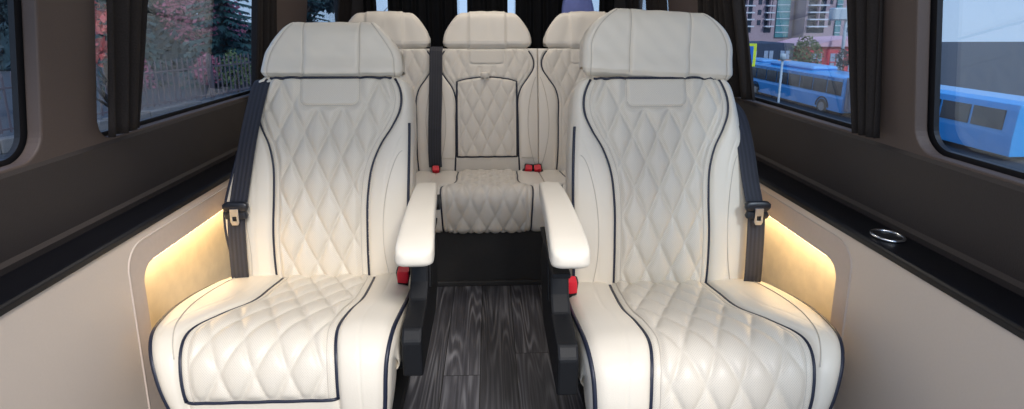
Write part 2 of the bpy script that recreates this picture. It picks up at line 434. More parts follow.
# ------------------------------------------------------------------ seats
def buckle(parent, loc, ry=0., s=1.0, name='buckle'):
    b = MB(); b.loft([((0,0,-.05),(.010*s,0,0),(0,.008*s,0),.5),((0,0,-.02),(.012*s,0,0),(0,.010*s,0),.4),((0,0,.016),(.0155*s,0,0),(0,.0125*s,0),.35),((0,0,.020),(.012*s,0,0),(0,.010*s,0),.4)], n=20)
    o = b.build(name, M['black'], parent, smooth=True, sharp=40); o.location = loc; o.rotation_euler = (math.radians(18), ry, 0)
    r = MB(); r.loft([((0,-.0075*s,-.014),(.0115*s,0,0),(0,.006*s,0),.35),((0,-.0085*s,.018),(.0125*s,0,0),(0,.006*s,0),.35),((0,-.004*s,.0255),(.0115*s,0,0),(0,.009*s,0),.45)], n=20)
    r.build('release_button', M['red'], o, smooth=True, sharp=40); return o
def make_seat(side, loc, label, Hh):
    """side=+1: the aisle is on +x (left seat of the picture)"""
    t = empty('van_seat', loc, label, 'seat', 'front row captain seats')
    m = side
    def mir(f_aisle, f_wall):
        # returns xl, xr functions
        if m > 0: return (lambda q: -f_wall(q)), f_aisle
        return (lambda q: -f_aisle(q)), f_wall
    # pedestal below the cushion
    b = MB(); b.box((-.19,-.30,.02),(.19,.10,.24),.012); b.box((-.23,-.34,0),(.23,.16,.025),.006)
    b.build('pedestal', M['black'], t)
    # ---- cushion
    pc = Profile([(-.485,.10),(-.505,.18),(-.515,.26),(-.51,.325),(-.485,.375),(-.43,.40),(-.34,.393),(-.25,.376),(-.12,.350),(0,.325),(.09,.312)])
    qy = lambda y: pc.s_of_y(y) if y > -.47 else None
    S = pc.S; sA = pc.S - .0
    # arc stations
    def st(y, z):   # nearest station on the profile
        d = (pc.Q[:,0]-y)**2+(pc.Q[:,1]-z)**2; return float(pc.sl[int(np.argmin(d))])
    a0,a1,a2,a3,a4,a5 = st(-.515,.26),st(-.50,.35),st(-.43,.40),st(-.34,.393),st(-.25,.376),st(-.12,.35)
    aisle = curve1([(0,.235),(a0,.258),(a1,.262),(a2,.268),(a4,.272),(a5,.268),(S-.08,.258),(S-.03,.245),(S,.205)])
    wall = curve1([(0,.160),(a0*.5,.190),(a0,.222),(a1,.252),(a2,.288),(a3,.312),(a4,.330),(a5,.338),(S-.10,.325),(S-.03,.27),(S,.215)])
    pa = curve1([(0,.150),(a0,.150),(a1,.146),(a2,.134),(a3,.137),(a4,.146),(a5,.140),(S,.120)])
    pw = curve1([(0,.125),(a0*.6,.150),(a0,.170),(a1,.186),(a2,.198),(a3,.168),(a4,.136),(a5,.138),(S,.152)])
    CA = Hh['ca']; xl,xr = mir(lambda q: aisle(q)+CA, wall); pl,pr = mir(lambda q: pa(q)+CA*.5, pw)
    qs = st(-.514,Hh['fz'])
    sh = Sheet(pc, xl, xr, .13, .034, (.02,.03), panel_h(.074,.150,.0100,.011,x0=.01*m,q0=.02,qstop=qs), pl, pr, prange=(qs,S))
    c = sh.build('cushion', M['leather'], t, 'quilted_panel', M['perf'], nc=(30,84,30), nr=170)
    for fn in (pl,pr): sh.pipe(fn, qs, S-.015, .0052, c)
    for fn,sg in ((pl,1),(pr,-1)): sh.pipe(lambda q: fn(q)+sg*.019, qs, S-.02, .0011, c, name='topstitch', mat=M['thread'], dn=.0012)
    wst = (lambda q: xl(q)+.062) if m > 0 else (lambda q: xr(q)-.062)
    sh.pipe(wst, a1+.02, S-.03, .0012, c, name='topstitch', mat=M['thread'], dn=.0012)
    # horizontal piping at the foot of the quilting
    xx = np.linspace(float(pl(qs)), float(pr(qs)), 40); sh.pipe(xx, 0,0, .0036, c, qs=np.full(40,qs))
    # outer piping around the rim
    sh.pipe(lambda q: (xr(q) if m>0 else xl(q)) - m*.010, qs*.6, S-.035, .0052, c)
    sh.pipe(lambda q: (xl(q) if m>0 else xr(q)) + m*.010, qs*.6, S-.10, .0052, c)
    # ---- backrest
    tp = Hh['btop']
    pb = Profile([(.020,.268),(-.004,.315),(-.006,.40),(.004,.50),(.028,.60),(.058,.70),(.090,.80),(.118,tp-.035),(.130,tp)])
    Sb = pb.S; zz = lambda z: pb.s_of_z(z)
    D = Hh['shift']; sf = curve1([(0,D),(zz(.45),D),(zz(.62),D*.8),(zz(.78),D*.3),(zz(.88),0),(Sb,0)])
    out_ = curve1([(0,.252),(zz(.31),.264),(zz(.42),.269),(zz(.60),.269),(zz(.72),.262),(zz(.80),.254),(zz(.86),.245),(zz(.90),.233),(Sb,.212)])
    pp_ = curve1([(0,.136),(zz(.32),.138),(zz(.45),.139),(zz(.58),.139),(zz(.66),.147),(zz(.72),.167),(zz(.77),.195),(zz(.815),.213),(zz(.86),.214),(zz(.90),.200),(Sb,.184)])
    xl,xr = mir(lambda q: out_(q)-sf(q), lambda q: out_(q)+sf(q)+(.022*np.exp(-((q-zz(.52))/.12)**2) if m > 0 else 0)); pl,pr = mir(lambda q: pp_(q)-sf(q), lambda q: pp_(q)+sf(q))
    hb = panel_h(.0735,.158,.0150,.013,x0=0,q0=.03,patch=(.088,Sb-.095,.022,Sb),seam2=.05)
    sb = Sheet(pb, xl, xr, .115, .028, (.02,.022), hb, pl, pr)
    bk = sb.build('backrest', M['leather'], t, 'quilted_panel', M['perf'], nc=(26,90,26), nr=210)
    xt = np.linspace(-.183,.183,40); sb.pipe(xt, 0,0, .0045, bk, qs=np.full(40,Sb-.010))
    for fn in (pl,pr): sb.pipe(fn, .008, Sb-.012, .0052, bk, n=110)
    for f_, sg in ((xr,1),(xl,-1)):
        sb.pipe(lambda q: f_(q)-sg*.011, .02, zz(.78), .0045, bk, n=90)
    for fn,sg in ((pl,1),(pr,-1)): sb.pipe(lambda q: fn(q)+sg*.018, .012, Sb-.02, .0011, bk, n=110, name='topstitch', mat=M['thread'], dn=.0012)
    ux=[-.088]*14; uq=list(np.linspace(Sb-.014,Sb-.073,14))
    for a_ in np.linspace(PI,1.5*PI,9)[1:]: ux.append(-.066+.022*math.cos(a_)); uq.append(Sb-.073+.022*math.sin(a_))
    ux += list(np.linspace(-.06,.06,20)); uq += [Sb-.095]*20
    for a_ in np.linspace(1.5*PI,2*PI,9)[:-1]: ux.append(.066+.022*math.cos(a_)); uq.append(Sb-.073+.022*math.sin(a_))
    ux += [.088]*14; uq += list(np.linspace(Sb-.073,Sb-.014,14))
    sb.pipe(ux, 0,0, .0013, bk, qs=uq, name='topstitch', mat=M['thread'], dn=.0015)
    for f_,sg in ((xr,-1),(xl,1)): sb.pipe(lambda q: f_(q)+sg*(.030+.052*np.sin(PI*np.clip(q/zz(.70),0,1))**.6), .02, zz(.70), .0011, bk, n=80, name='topstitch', mat=M['thread'], dn=.0012)
    # plastic shell behind
    b = MB(); b.loft([((0,.085,.30),(.22,0,0),(0,.03,0),.4),((0,.12,.55),(.225,0,0),(0,.032,0),.4),((0,.19,.80),(.20,0,0),(0,.03,0),.4),((0,.215,.86),(.17,0,0),(0,.02,0),.4)], n=36)
    b.build('rear_shell', M['black'], t, smooth=True, sharp=50)
    # ---- headrest
    zb, zt, hw = Hh['hz0'], Hh['hz1'], Hh['hw']; hgt = zt-zb; yo = Hh['hy']
    ph = Profile([(yo+.028,zb-.004),(yo-.004,zb+.10*hgt),(yo-.006,zb+.20*hgt),(yo+.010,zb+.40*hgt),(yo+.016,zb+.6*hgt),(yo+.026,zb+.85*hgt),(yo+.045,zt-.002),(yo+.075,zt+.004)])
    Sh = ph.S
    if not Hh['ohk']: oh = curve1([(0,hw*.95),(.05*Sh,hw*.985),(.14*Sh,hw),(.32*Sh,hw*.995),(.45*Sh,hw*.965),(.58*Sh,hw*.885),(.72*Sh,hw*.78),(.84*Sh,hw*.69),(.92*Sh,hw*.64),(Sh,hw*.58)])
    else: oh = curve1([(0,hw*.94),(.05*Sh,hw*.975),(.14*Sh,hw),(.30*Sh,hw*1.005),(.50*Sh,hw),(.60*Sh,hw*.962),(.71*Sh,hw*.885),(.80*Sh,hw*.79),(.87*Sh,hw*.70),(.93*Sh,hw*.64),(Sh,hw*.58)])
    def hh(x,q,s):
        w = oh(q); seam = .088*(hw/.222)
        g = np.exp(-((np.abs(x)-seam)/.0022)**2)
        rim = np.exp(-((w-np.abs(x)-.024)/.0022)**2)
        lip = np.exp(-((q-.17*Sh)/.0028)**2)
        lift = .0045*smoothstep(seam+.004,seam-.014,np.abs(x))*smoothstep(.9*Sh,.6*Sh,q)
        wr = .0012*np.sin(x*70+q*30)*np.sin(q*60+x*20)
        return lift - .0028*g*(q > .17*Sh) - .003*rim - .0018*lip + wr
    sh_ = Sheet(ph, lambda q:-oh(q), oh, .085, .022, (.018,.024), hh)
    hr = sh_.build('headrest', M['leather'], t, nc=(0,120,0), nr=70)
    sx_ = .088*(hw/.222)
    for sg in (-1,1):
        sh_.pipe(lambda q: np.full(np.shape(q),sg*sx_), .17*Sh, Sh-.02, .0012, hr, n=50, name='topstitch', mat=M['thread'], dn=.002)
        sh_.pipe(lambda q: sg*(oh(q)-.024), .02, Sh-.03, .0012, hr, n=50, name='topstitch', mat=M['thread'], dn=.002)
    if Hh['lean']:
        a_ = math.radians(Hh['lean']); pv = Vector((0,yo,zb+.08)); hr.rotation_euler.y = a_; hr.location = pv - Matrix.Rotation(a_,3,'Y')@pv + Vector((Hh['hx'],0,.002))
    for sx in (-.08,.08):
        b = MB(); b.tube([(sx,yo+.06,zb-.06),(sx,yo+.065,zb+.03)], .007, 10); b.build('headrest_post', M['steel'], hr, smooth=True)
    # ---- armrest on the aisle side
    A = Hh['arm']; X0 = m
    b = MB(); secs = []
    pts = A; bo = Hh['bo']
    for (x,y,z,w,h_,e) in pts: secs.append(((x*m,y,z),(w,0,0),(0,.12*h_,h_),e))
    b.loft(secs, n=44)
    ar = b.build('armrest', M['leather'], t, smooth=True)
    # seam along the inner and outer top edge
    b = MB(); b.prism([(-.42,.556),(-.14,.556),(-.12,.55),(-.14,.540),(-.40,.540),(-.42,.545)], m*(.296+bo), m*(.336+bo))
    b.build('armrest_underside', M['black'], ar, bevel=.003)
    # ---- black side bracket
    b = MB()
    poly = [(-.455,.288),(-.460,.378),(-.440,.402),(-.330,.412),(-.295,.445),(-.270,.545),(-.16,.560),(-.11,.50),(-.07,.42),(-.07,.33),(-.14,.285)]
    b.prism(poly, m*(.280+bo), m*(.326+bo)); br = b.build('side_bracket', M['black'], t, bevel=.006)
    b = MB(); b.prism([(-.28,.42),(-.25,.53),(-.15,.55),(-.08,.44),(-.14,.36)], m*(.318+bo), m*(.330+bo)); b.build('bracket_cover', M['black'], br, bevel=.004)
    b = MB(); b.tube([(m*(.312+bo*.3),-.06,.575),(m*(.338+bo*.3),-.06,.575)], .022, 24); b.build('armrest_hinge', M['black'], br, smooth=True, sharp=40)
    b = MB(); b.box((m*.20,-.30,.20),(m*.30,.04,.30),.01); b.build('recliner_mount', M['black'], br)
    # ---- buckle on the aisle side
    buckle(t, (m*Hh['bx'],-.135,.388), ry=math.radians(6*m), s=1.3)
    # ---- belt on the wall side
    Bp = Hh['belt']; b = MB(); n=len(Bp)
    def cr(P, k=8):
        out=[]; P=[Vector(p) for p in P]; E=[P[0]*2-P[1]]+P+[P[-1]*2-P[-2]]
        for i in range(len(P)-1):
            for j in range(k):
                u=j/k; p0,p1,p2,p3=E[i:i+4]
                out.append(.5*((2*p1)+(p2-p0)*u+(2*p0-5*p1+4*p2-p3)*u*u+(3*p1-p0-3*p2+p3)*u**3))
        return out+[P[-1]]
    line = cr([(-m*x,y,z) for x,y,z in Bp]); b.ribbon(line, .050, .0022, (1,-.25*m if False else 0,0))
    be = b.build('seat_belt', M['web'], t)
    tx,ty,tz = Hh['tongue']
    b = MB(); b.loft([((0,0,0),(.031,0,0),(0,.008,0),.5),((0,-.001,.010),(.036,0,0),(0,.011,0),.45),((0,-.001,.020),(.036,0,0),(0,.011,0),.45),((0,0,.026),(.030,0,0),(0,.008,0),.5)], n=28)
    b.loft([((0,-.001,-.022),(.030,0,0),(0,.009,0),.5),((0,-.001,-.014),(.033,0,0),(0,.011,0),.45),((0,-.001,-.002),(.028,0,0),(0,.009,0),.45)], n=28)
    to = b.build('belt_tongue', M['beltbody'], be, smooth=True, sharp=45); to.location = (-m*tx,ty,tz)
    b = MB(); b.prism([(-.012,.010),(.012,.010),(.012,-.030),(.008,-.038),(-.008,-.038),(-.012,-.030)], -.016, -.0125, 'y', holes=[[(-.006,-.012),(.006,-.012),(.006,-.026),(-.006,-.026)]])
    b.build('metal_latch', M['steel'], to, bevel=.0006)
    return t
armL = [(.296,.00,.600,.004,.006,.8),(.297,-.005,.600,.026,.018,.6),(.298,-.03,.600,.031,.024,.4),(.300,-.10,.602,.033,.026,.34),(.307,-.24,.604,.036,.028,.32),(.315,-.38,.603,.039,.028,.32),(.320,-.455,.601,.041,.027,.34),(.321,-.485,.598,.041,.023,.4),(.321,-.500,.596,.036,.017,.5),(.321,-.507,.595,.020,.008,.7)]
HL = dict(btop=.922, hz0=.905, hz1=1.078, hw=.215, hy=.135, arm=armL, bx=.238, fz=.280, shift=.026, lean=0, ohk=0, bo=0, ca=0,
    belt=[(.190,.23,.84),(.200,.20,.888),(.204,.125,.903),(.213,.078,.84),(.229,.040,.74),(.241,.013,.65),(.253,-.018,.548),(.256,-.030,.50),(.256,-.038,.42),(.256,-.040,.35),(.258,-.030,.30)],
    tongue=(.253,-.028,.545))
armR = [(x+.026+.04*y*1.0,y+.03,z+.013,w,h,e) for x,y,z,w,h,e in armL]
HR = dict(btop=.925, hz0=.905, hz1=1.110, hw=.226, hx=.012, hy=.125, arm=armR, bx=.277, fz=.245, bo=.024, ca=.026, shift=.008, lean=3.2, ohk=1,
    belt=[(.195,.23,.80),(.215,.20,.85),(.232,.145,.84),(.250,.10,.80),(.258,.055,.72),(.262,.015,.63),(.266,-.02,.56),(.268,-.030,.52),(.268,-.038,.42),(.268,-.040,.35),(.268,-.030,.30)],
    tongue=(.266,-.032,.556))
make_seat(+1, (-.485,1.60,0), 'cream diamond-quilted van seat on the left of the aisle, navy piping', HL)
make_seat(-1, (.488,1.52,0), 'cream diamond-quilted van seat on the right of the aisle, armrest on its left', HR)

# ------------------------------------------------------------------ rear bench
def rear_bench():
    t = empty('rear_bench', (0,2.62,0), 'cream three-seat rear bench with navy piping across the back of the cabin', 'bench seat')
    b = MB(); b.box((-.76,-.44,.012),(.74,.10,.25),.008); b.box((-.78,-.455,0),(.76,-.40,.022),.004)
    bs = b.build('bench_base', M['blackbase'], t)
    # cushion as one long pad of three places
    pc = Profile([(-.44,.235),(-.468,.262),(-.478,.31),(-.470,.365),(-.44,.402),(-.38,.412),(-.25,.402),(-.10,.385),(0,.372),(.06,.366)])
    def st(y,z): return float(pc.sl[int(np.argmin((pc.Q[:,0]-y)**2+(pc.Q[:,1]-z)**2))])
    S = pc.S; qr = st(-.38,.412)
    roll = curve1([(0,.178),(st(-.47,.365),.182),(st(-.44,.402),.186),(qr,.178),(qr+.06,.145),(st(-.1,.385),.140),(S,.142)])
    for i,cx in enumerate((-.505,-.018,.475)):
        l_, r_ = (-.76 if i==0 else cx-.2452), (.74 if i==2 else cx+.2452)
        f = panel_h(.066,.125,.0125,.006,x0=cx,q0=.035,seam2=0)
        def hh(x,q,s,f=f):
            v = f(x,q,s); r = .024*np.exp(-((q-qr*.66)/.07)**2); return v + r - .006*np.exp(-((q-qr-.012)/.006)**2)
        s = Sheet(pc, lambda q,l_=l_: np.full(np.shape(q),l_), lambda q,r_=r_: np.full(np.shape(q),r_), .10, .005, (.016,.02), hh, lambda q,cx=cx: cx-roll(q), lambda q,cx=cx: cx+roll(q))
        c = s.build('cushion', M['leather_back'], t, 'quilted_panel', M['perf_back'], nc=(10,80,10), nr=110)
        for sg in (-1,1): s.pipe(lambda q,sg=sg,cx=cx: cx+sg*roll(q), .012, S-.02, .0042, c)
    pb = Profile([(.02,.345),(.008,.40),(.012,.50),(.032,.62),(.062,.75),(.092,.86),(.110,.935),(.114,.955)])
    Sb = pb.S; zz = pb.s_of_z
    pp = curve1([(0,.158),(zz(.45),.152),(zz(.62),.150),(zz(.72),.150),(zz(.77),.165),(zz(.82),.200),(zz(.86),.224),(zz(.90),.226),(zz(.94),.205),(Sb,.19)])
    heads = []
    for i,cx in enumerate((-.505,-.018,.475)):
        l_, r_ = cx-.2452, cx+.2452
        if i==0: l_ = -.745
        if i==2: r_ = .725
        f = panel_h(.068,.140,.0070,.007,x0=cx,q0=.03,seam2=.0,patch=(.085,Sb-.075,.02,Sb))
        if i == 1:
            def hh(x,q,s,f=f,cx=cx):
                v = f(x,q,s); z0,z1 = zz(.445),zz(.80)
                arch = z1 + .02*np.cos(np.clip((x-cx)/.15,-1,1)*PI/2)*1.0
                d = np.maximum(np.abs(x-cx)-.146, np.maximum(z0-q, q-arch))
                ins = smoothstep(.004,-.004,d)
                v = v - .006*np.exp(-(d/.006)**2) + .004*ins
                return np.where(q < z0-.006, np.minimum(v,.002)*.3, v)
        else:
            def hh(x,q,s,f=f): return f(x,q,s)
        s = Sheet(pb, lambda q,l_=l_: np.full(np.shape(q),l_), lambda q,r_=r_: np.full(np.shape(q),r_), .10, .004, (.012,.02), hh, lambda q,cx=cx: cx-pp(q), lambda q,cx=cx: cx+pp(q))
        c = s.build('backrest', M['leather_back'], t, 'quilted_panel', M['perf_back'], nc=(14,80,14), nr=160)
        for sg in (-1,1): s.pipe(lambda q,sg=sg,cx=cx: cx+sg*pp(q), .012, Sb-.012, .0042, c, n=100)
        if i == 1:
            # outline of the fold-down armrest
            z0,z1 = zz(.445),zz(.80); xs=[]; qs=[]
            for u in np.linspace(z1,z0,30): xs.append(cx-.143); qs.append(u)
            for u in np.linspace(-.143,.143,24): xs.append(cx+u); qs.append(z0)
            for u in np.linspace(z0,z1,30): xs.append(cx+.143); qs.append(u)
            s.pipe(xs, 0,0, .0048, c, qs=qs, name='armrest_piping')
            xs=np.linspace(-.143,.143,30); s.pipe(cx+xs, 0,0, 0.0034, c, qs=z1+.022*np.cos(xs/.143*PI/2)**.8, name='armrest_piping')
            p = s.pt(cx-.008, z1+.030, .008); b = MB()
            b.loft([((p[0]-.022,p[1],p[2]),(0,0,.004),(0,.004,0)),((p[0]-.019,p[1]-.006,p[2]),(0,0,.013),(0,.010,0)),((p[0]+.019,p[1]-.006,p[2]),(0,0,.013),(0,.010,0)),((p[0]+.022,p[1],p[2]),(0,0,.004),(0,.004,0))], n=16)
            b.loft([((p[0],p[1],p[2]-.03),(.005,0,0),(0,.003,0)),((p[0],p[1]-.004,p[2]-.008),(.006,0,0),(0,.004,0))], n=12)
            b.build('pull_tab', M['leather_back'], c, smooth=True)
        for sg in (-1,1):
            if (i == 0 and sg < 0) or (i == 2 and sg > 0): continue
            s.pipe(lambda q,sg=sg,cx=cx: cx+sg*(.236-.040*np.sin(PI*np.clip((q-.05)/(zz(.82)-.05),0,1))**.8), .05, zz(.82), .0014, c, n=70, name='topstitch', mat=M['thread'], dn=.0012)
    # leaf-shaped topstitch on the bolsters beside the middle place
    # headrests
    for i,cx in enumerate((-.505,-.014,.475)):
        zb,zt,hw,yo = .950,1.122,.213,.120; hg = zt-zb
        ph = Profile([(yo+.035,zb-.006),(yo+.004,zb+.06*hg),(yo-.008,zb+.18*hg),(yo-.004,zb+.28*hg),(yo+.006,zb+.5*hg),(yo+.018,zb+.85*hg),(yo+.034,zt-.002),(yo+.06,zt+.003)])
        Sh = ph.S; oh = curve1([(0,hw*.86),(.08*Sh,hw*.94),(.2*Sh,hw),(.38*Sh,hw*.995),(.50*Sh,hw*.955),(.64*Sh,hw*.865),(.78*Sh,hw*.765),(.88*Sh,hw*.70),(Sh,hw*.62)])
        def hh(x,q,s,cx=cx):
            u = np.abs(x-cx); w = oh(q)
            return .008*smoothstep(.098,.082,u) - .0026*np.exp(-((u-.088)/.0026)**2)*(q>.26*Sh) - .0022*np.exp(-((q-.27*Sh)/.003)**2) - .0018*np.exp(-((w-u-.02)/.0025)**2) + .0010*np.sin(u*80+q*25)
        s = Sheet(ph, lambda q,cx=cx: cx-oh(q), lambda q,cx=cx: cx+oh(q), .085, .022, (.016,.022), hh)
        hr = s.build('headrest', M['leather_back'], t, nc=(0,90,0), nr=60)
        for sx in (-.07,.07):
            b = MB(); b.tube([(cx+sx,yo+.055,zb-.05),(cx+sx,yo+.06,zb+.03)], .007, 10); b.build('headrest_post', M['steel'], hr, smooth=True)
    # belt between left and middle places
    b = MB(); b.ribbon([(-.258,.16,.95),(-.258,.115,.963),(-.259,.092,.945),(-.260,.070,.85),(-.262,.035,.72),(-.266,.002,.58),(-.268,-.010,.47),(-.266,-.012,.40)], .062, .002, (1,0,0))
    be = b.build('seat_belt', M['web'], t); 
    for x,dy,ry in ((-.262,-.022,.0),(.178,-.022,.12),(.222,-.022,-.1)):
        bk = buckle(t, (x,dy,.392), ry=ry, s=1.35); bk.rotation_euler.x = math.radians(48)
    b = MB(); b.box((.150,-.03,.366),(.250,.005,.386),.006); b.build('buckle_socket', M['black'], t)
    return t
rear_bench()

# ------------------------------------------------------------------ the cabin shell
Y0, Y1 = .10, 3.72
b = MB(); b.box((-1.0,Y0,-.05),(1.0,Y1+.06,0)); struct(b.build('floor', M['floor']))
b = MB(); b.prism([(-.97,1.56),(-.86,1.76),(-.55,1.87),(.55,1.87),(.86,1.76),(.97,1.56),(1.0,1.62),(.88,1.82),(.56,1.93),(-.56,1.93),(-.88,1.82),(-1.0,1.62)], Y0, Y1+.06, 'y'); struct(b.build('ceiling', M['ceiling']))
def rrect(y0,z0,y1,z1,r,n=8, slant=0):
    pts=[]
    for cx,cz,a0 in ((y1-r,z1-r,0),(y0+r,z1-r,90),(y0+r,z0+r,180),(y1-r,z0+r,270)):
        for k in range(n+1):
            a=math.radians(a0+90*k/n); pts.append((cx+r*math.cos(a), cz+r*math.sin(a)))
    return pts
W1 = (1.34,2.34); W2 = (2.84,3.60); W0 = (.22,1.17); ZS, ZT = .800, 1.50
for s_, side in ((-1,'left'),(1,'right')):
    ny0 = 1.30 if s_<0 else 1.25
    inner = rrect(ny0,.09,2.05,.500,.045); outer = rrect(ny0-.048,.05,2.10,.562,.06)
    if s_ > 0: inner = inner[::-1] if False else inner
    b = MB(); b.prism([(Y0,0),(Y1,0),(Y1,.590),(Y0,.590)], s_*.85, s_*.866, 'x', holes=[outer[::-1]])
    wl = struct(b.build('wall_'+side, M['cream_wall']))
    b = MB(); b.prism(outer, s_*.8475, s_*.864, 'x', holes=[inner[::-1]])
    b.build('niche_frame', M['frame'], wl, bevel=.004)
    b = MB(); b.tube([(s_*.850,p[0],p[1]) for p in outer], .0032, 6, closed=True); b.build('niche_bead', M['frame'], wl, smooth=True)
    # recess: back, and a lining round the opening
    b = MB(); b.box((s_*.915,ny0-.05,.05),(s_*.93,2.10,.59)); b.build('suede_back_panel', M['suede'], wl)
    b = MB(); n = len(inner); v = [(s_*.860,p[0],p[1]) for p in inner]+[(s_*.918,p[0],p[1]) for p in inner]
    b.raw(v, [(i,(i+1)%n,n+(i+1)%n,n+i) for i in range(n)]); b.build('niche_lining', M['suede'], wl, smooth=True, sharp=50)
    b = MB(); b.box((s_*.868,ny0+.05,.486),(s_*.880,2.0,.494)); tag(b.build('led_strip', M['led']), 'warm glowing light strip under the top edge of the %s wall niche' % side, 'light strip')
    # belt ledge
    b = MB(); b.prism([(s_*.846,.583),(s_*.846,.596),(s_*.852,.601),(s_*.945,.604),(s_*.945,.583)], Y0, Y1, 'y')
    struct(b.build('trim_1' if s_<0 else 'trim_2', M['gloss'], bevel=.002))
    # dark padded panel below the window, slightly leaning
    b = MB(); b.prism([(s_*.940,.598),(s_*.936,.618),(s_*.946,.625),(s_*.930,.788),(s_*.936,.799),(s_*.99,.799),(s_*.99,.598)], Y0, Y1, 'y')
    struct(b.build('trim_3' if s_<0 else 'trim_4', M['brown']))
    # upper wall with three window openings, leaning inwards
    holes = [rrect(w[0],ZS+.002,w[1],ZT,.055)[::-1] for w in (W0,W1,W2)]
    b = MB(); b.prism([(Y0,ZS-.01),(Y1,ZS-.01),(Y1,1.60),(Y0,1.60)], 0, .03, 'x', holes=holes)
    v = []
    for (x,y,z) in b.v:
        xo = .930 - (z-.83)*.13 + x; v.append((s_*xo,y,z))
    b.v = v; up = struct(b.build('trim_5' if s_<0 else 'trim_6', M['pillar'], bevel=.004))
    for k,w in enumerate((W0,W1,W2)):
        def gx(z,d=.0): return s_*(.930-(z-.83)*.13+.045+d)
        nm = 'window_%d' % (k+1+(3 if s_>0 else 0))
        pts = rrect(w[0]-.03,ZS-.03,w[1]+.03,ZT+.03,.05); 
        hole = rrect(w[0]+.012,ZS+.012,w[1]-.012,ZT-.02,.045)
        b = MB(); b.prism(pts, 0, .012, 'x', holes=[hole[::-1]]); b.v = [(gx(z)+s_*x-s_*.012,y,z) for x,y,z in b.v]
        fr = struct(b.build(nm, M['rubber']))
        b = MB(); b.prism(pts, 0, .004, 'x'); b.v = [(gx(z)+s_*x+s_*.001,y,z) for x,y,z in b.v]
        b.build('window_pane', M['glass'], fr)
# cup holder with chrome ring in the right ledge
t = empty('cup_holder', (.898,1.165,.6035), 'oval chrome-rimmed cup holder set in the black ledge by the right wall', 'cup holder')
b = MB(); ring = [(math.cos(a)*.030, math.sin(a)*.036, .002) for a in np.linspace(0,2*PI,48,endpoint=False)]
b.tube(ring, .0036, 10, closed=True); b.build('chrome_ring', M['chrome'], t, smooth=True)
b = MB(); b.loft([((0,0,-.001),(.027,0,0),(0,.033,0),1.),((0,0,.0010),(.027,0,0),(0,.033,0),1.)], n=40); b.build('cup_well', M['rubber'], t)
# rear wall with two tall windows
by = 3.74
b = MB(); b.prism([(-1,0),(1,0),(1,1.60),(.88,1.80),(.55,1.90),(-.55,1.90),(-.88,1.80),(-1,1.60)], by, by+.04, 'y', holes=[rrect(-.80,.84,-.04,1.60,.06)[::-1], rrect(.04,.84,.80,1.60,.06)[::-1]])
struct(b.build('wall_back', M['brown']))
for k,(a,c) in enumerate(((-.80,-.04),(.04,.80))):
    b = MB(); b.prism(rrect(a-.03,.81,c+.03,1.63,.06), by+.045, by+.057, 'y', holes=[rrect(a+.015,.855,c-.015,1.585,.05)[::-1]])
    fr = struct(b.build('window_%d'%(k+7), M['rubber']))
    b = MB(); b.prism(rrect(a-.03,.81,c+.03,1.63,.06), by+.058, by+.062, 'y'); b.build('window_pane', M['glass'], fr)

# ------------------------------------------------------------------ curtains
def curtain(p0, p1, q0, q1, folds, amp, nrm, label, mat, z0=.812, z1=1.53, seed=0, group='van window curtains'):
    """p0-p1: foot of the curtain, q0-q1: its head (xy); nrm: fold direction (xy)"""
    r = random.Random(seed); nx, nz = folds*14, 24; v=[]; f=[]
    ph = [r.uniform(-.5,.5) for _ in range(4)]
    for j in range(nz+1):
        w = j/nz; z = z0+(z1-z0)*w
        for i in range(nx+1):
            u = i/nx
            ax = (p0[0]*(1-u)+p1[0]*u)*(1-w)+(q0[0]*(1-u)+q1[0]*u)*w
            ay = (p0[1]*(1-u)+p1[1]*u)*(1-w)+(q0[1]*(1-u)+q1[1]*u)*w
            d = amp*(math.sin(2*PI*folds*u+ph[0]+.5*math.sin(3*w+ph[1]))+.35*math.sin(2*PI*folds*1.63*u+ph[2]+w))
            v.append((ax+nrm[0]*d, ay+nrm[1]*d, z))
    for j in range(nz):
        for i in range(nx): a=j*(nx+1)+i; f.append((a,a+1,a+nx+2,a+nx+1))
    o = mkmesh('window_curtain', v, f, mat); m = o.modifiers.new('thick','SOLIDIFY'); m.thickness = .0025
    tag(o, label, 'curtain', group); return o
MC = M['curtain']
for s_,sd in ((-1,'left'),(1,'right')):
    X = s_*.905; Xt = s_*.83
    if s_ < 0:
        curtain((X,1.335),(X,1.46),(Xt,1.35),(Xt,1.56),3,.010,(1,0),'dark pleated curtain gathered at the front edge of the left window',MC,seed=1)
        curtain((X,2.16),(X,2.38),(Xt,2.16),(Xt,2.34),4,.014,(1,0),'dark pleated curtain at the rear edge of the large left window',MC,seed=2)
        curtain((X,3.28),(X,3.62),(Xt,3.34),(Xt,3.62),5,.014,(1,0),'black curtain in the rear left corner beside the small window',MC,seed=3)
    else:
        curtain((X,1.255),(X,1.325),(Xt,1.265),(Xt,1.405),3,.011,(1,0),'dark pleated curtain gathered at the front edge of the right window',MC,seed=4)
        curtain((X,1.90),(X,2.36),(Xt,2.06),(Xt,2.33),7,.016,(1,0),'dark pleated curtain drawn over the rear part of the right window',MC,seed=5)
        curtain((X,2.84),(X,3.16),(Xt,2.84),(Xt,3.12),4,.014,(1,0),'dark curtain behind the taupe pillar on the right wall',MC,seed=6)
        curtain((X,3.34),(X,3.62),(Xt,3.36),(Xt,3.62),4,.014,(1,0),'black curtain in the rear right corner of the cabin',MC,seed=7)
MK = M['curtain_back']; yb = 3.66
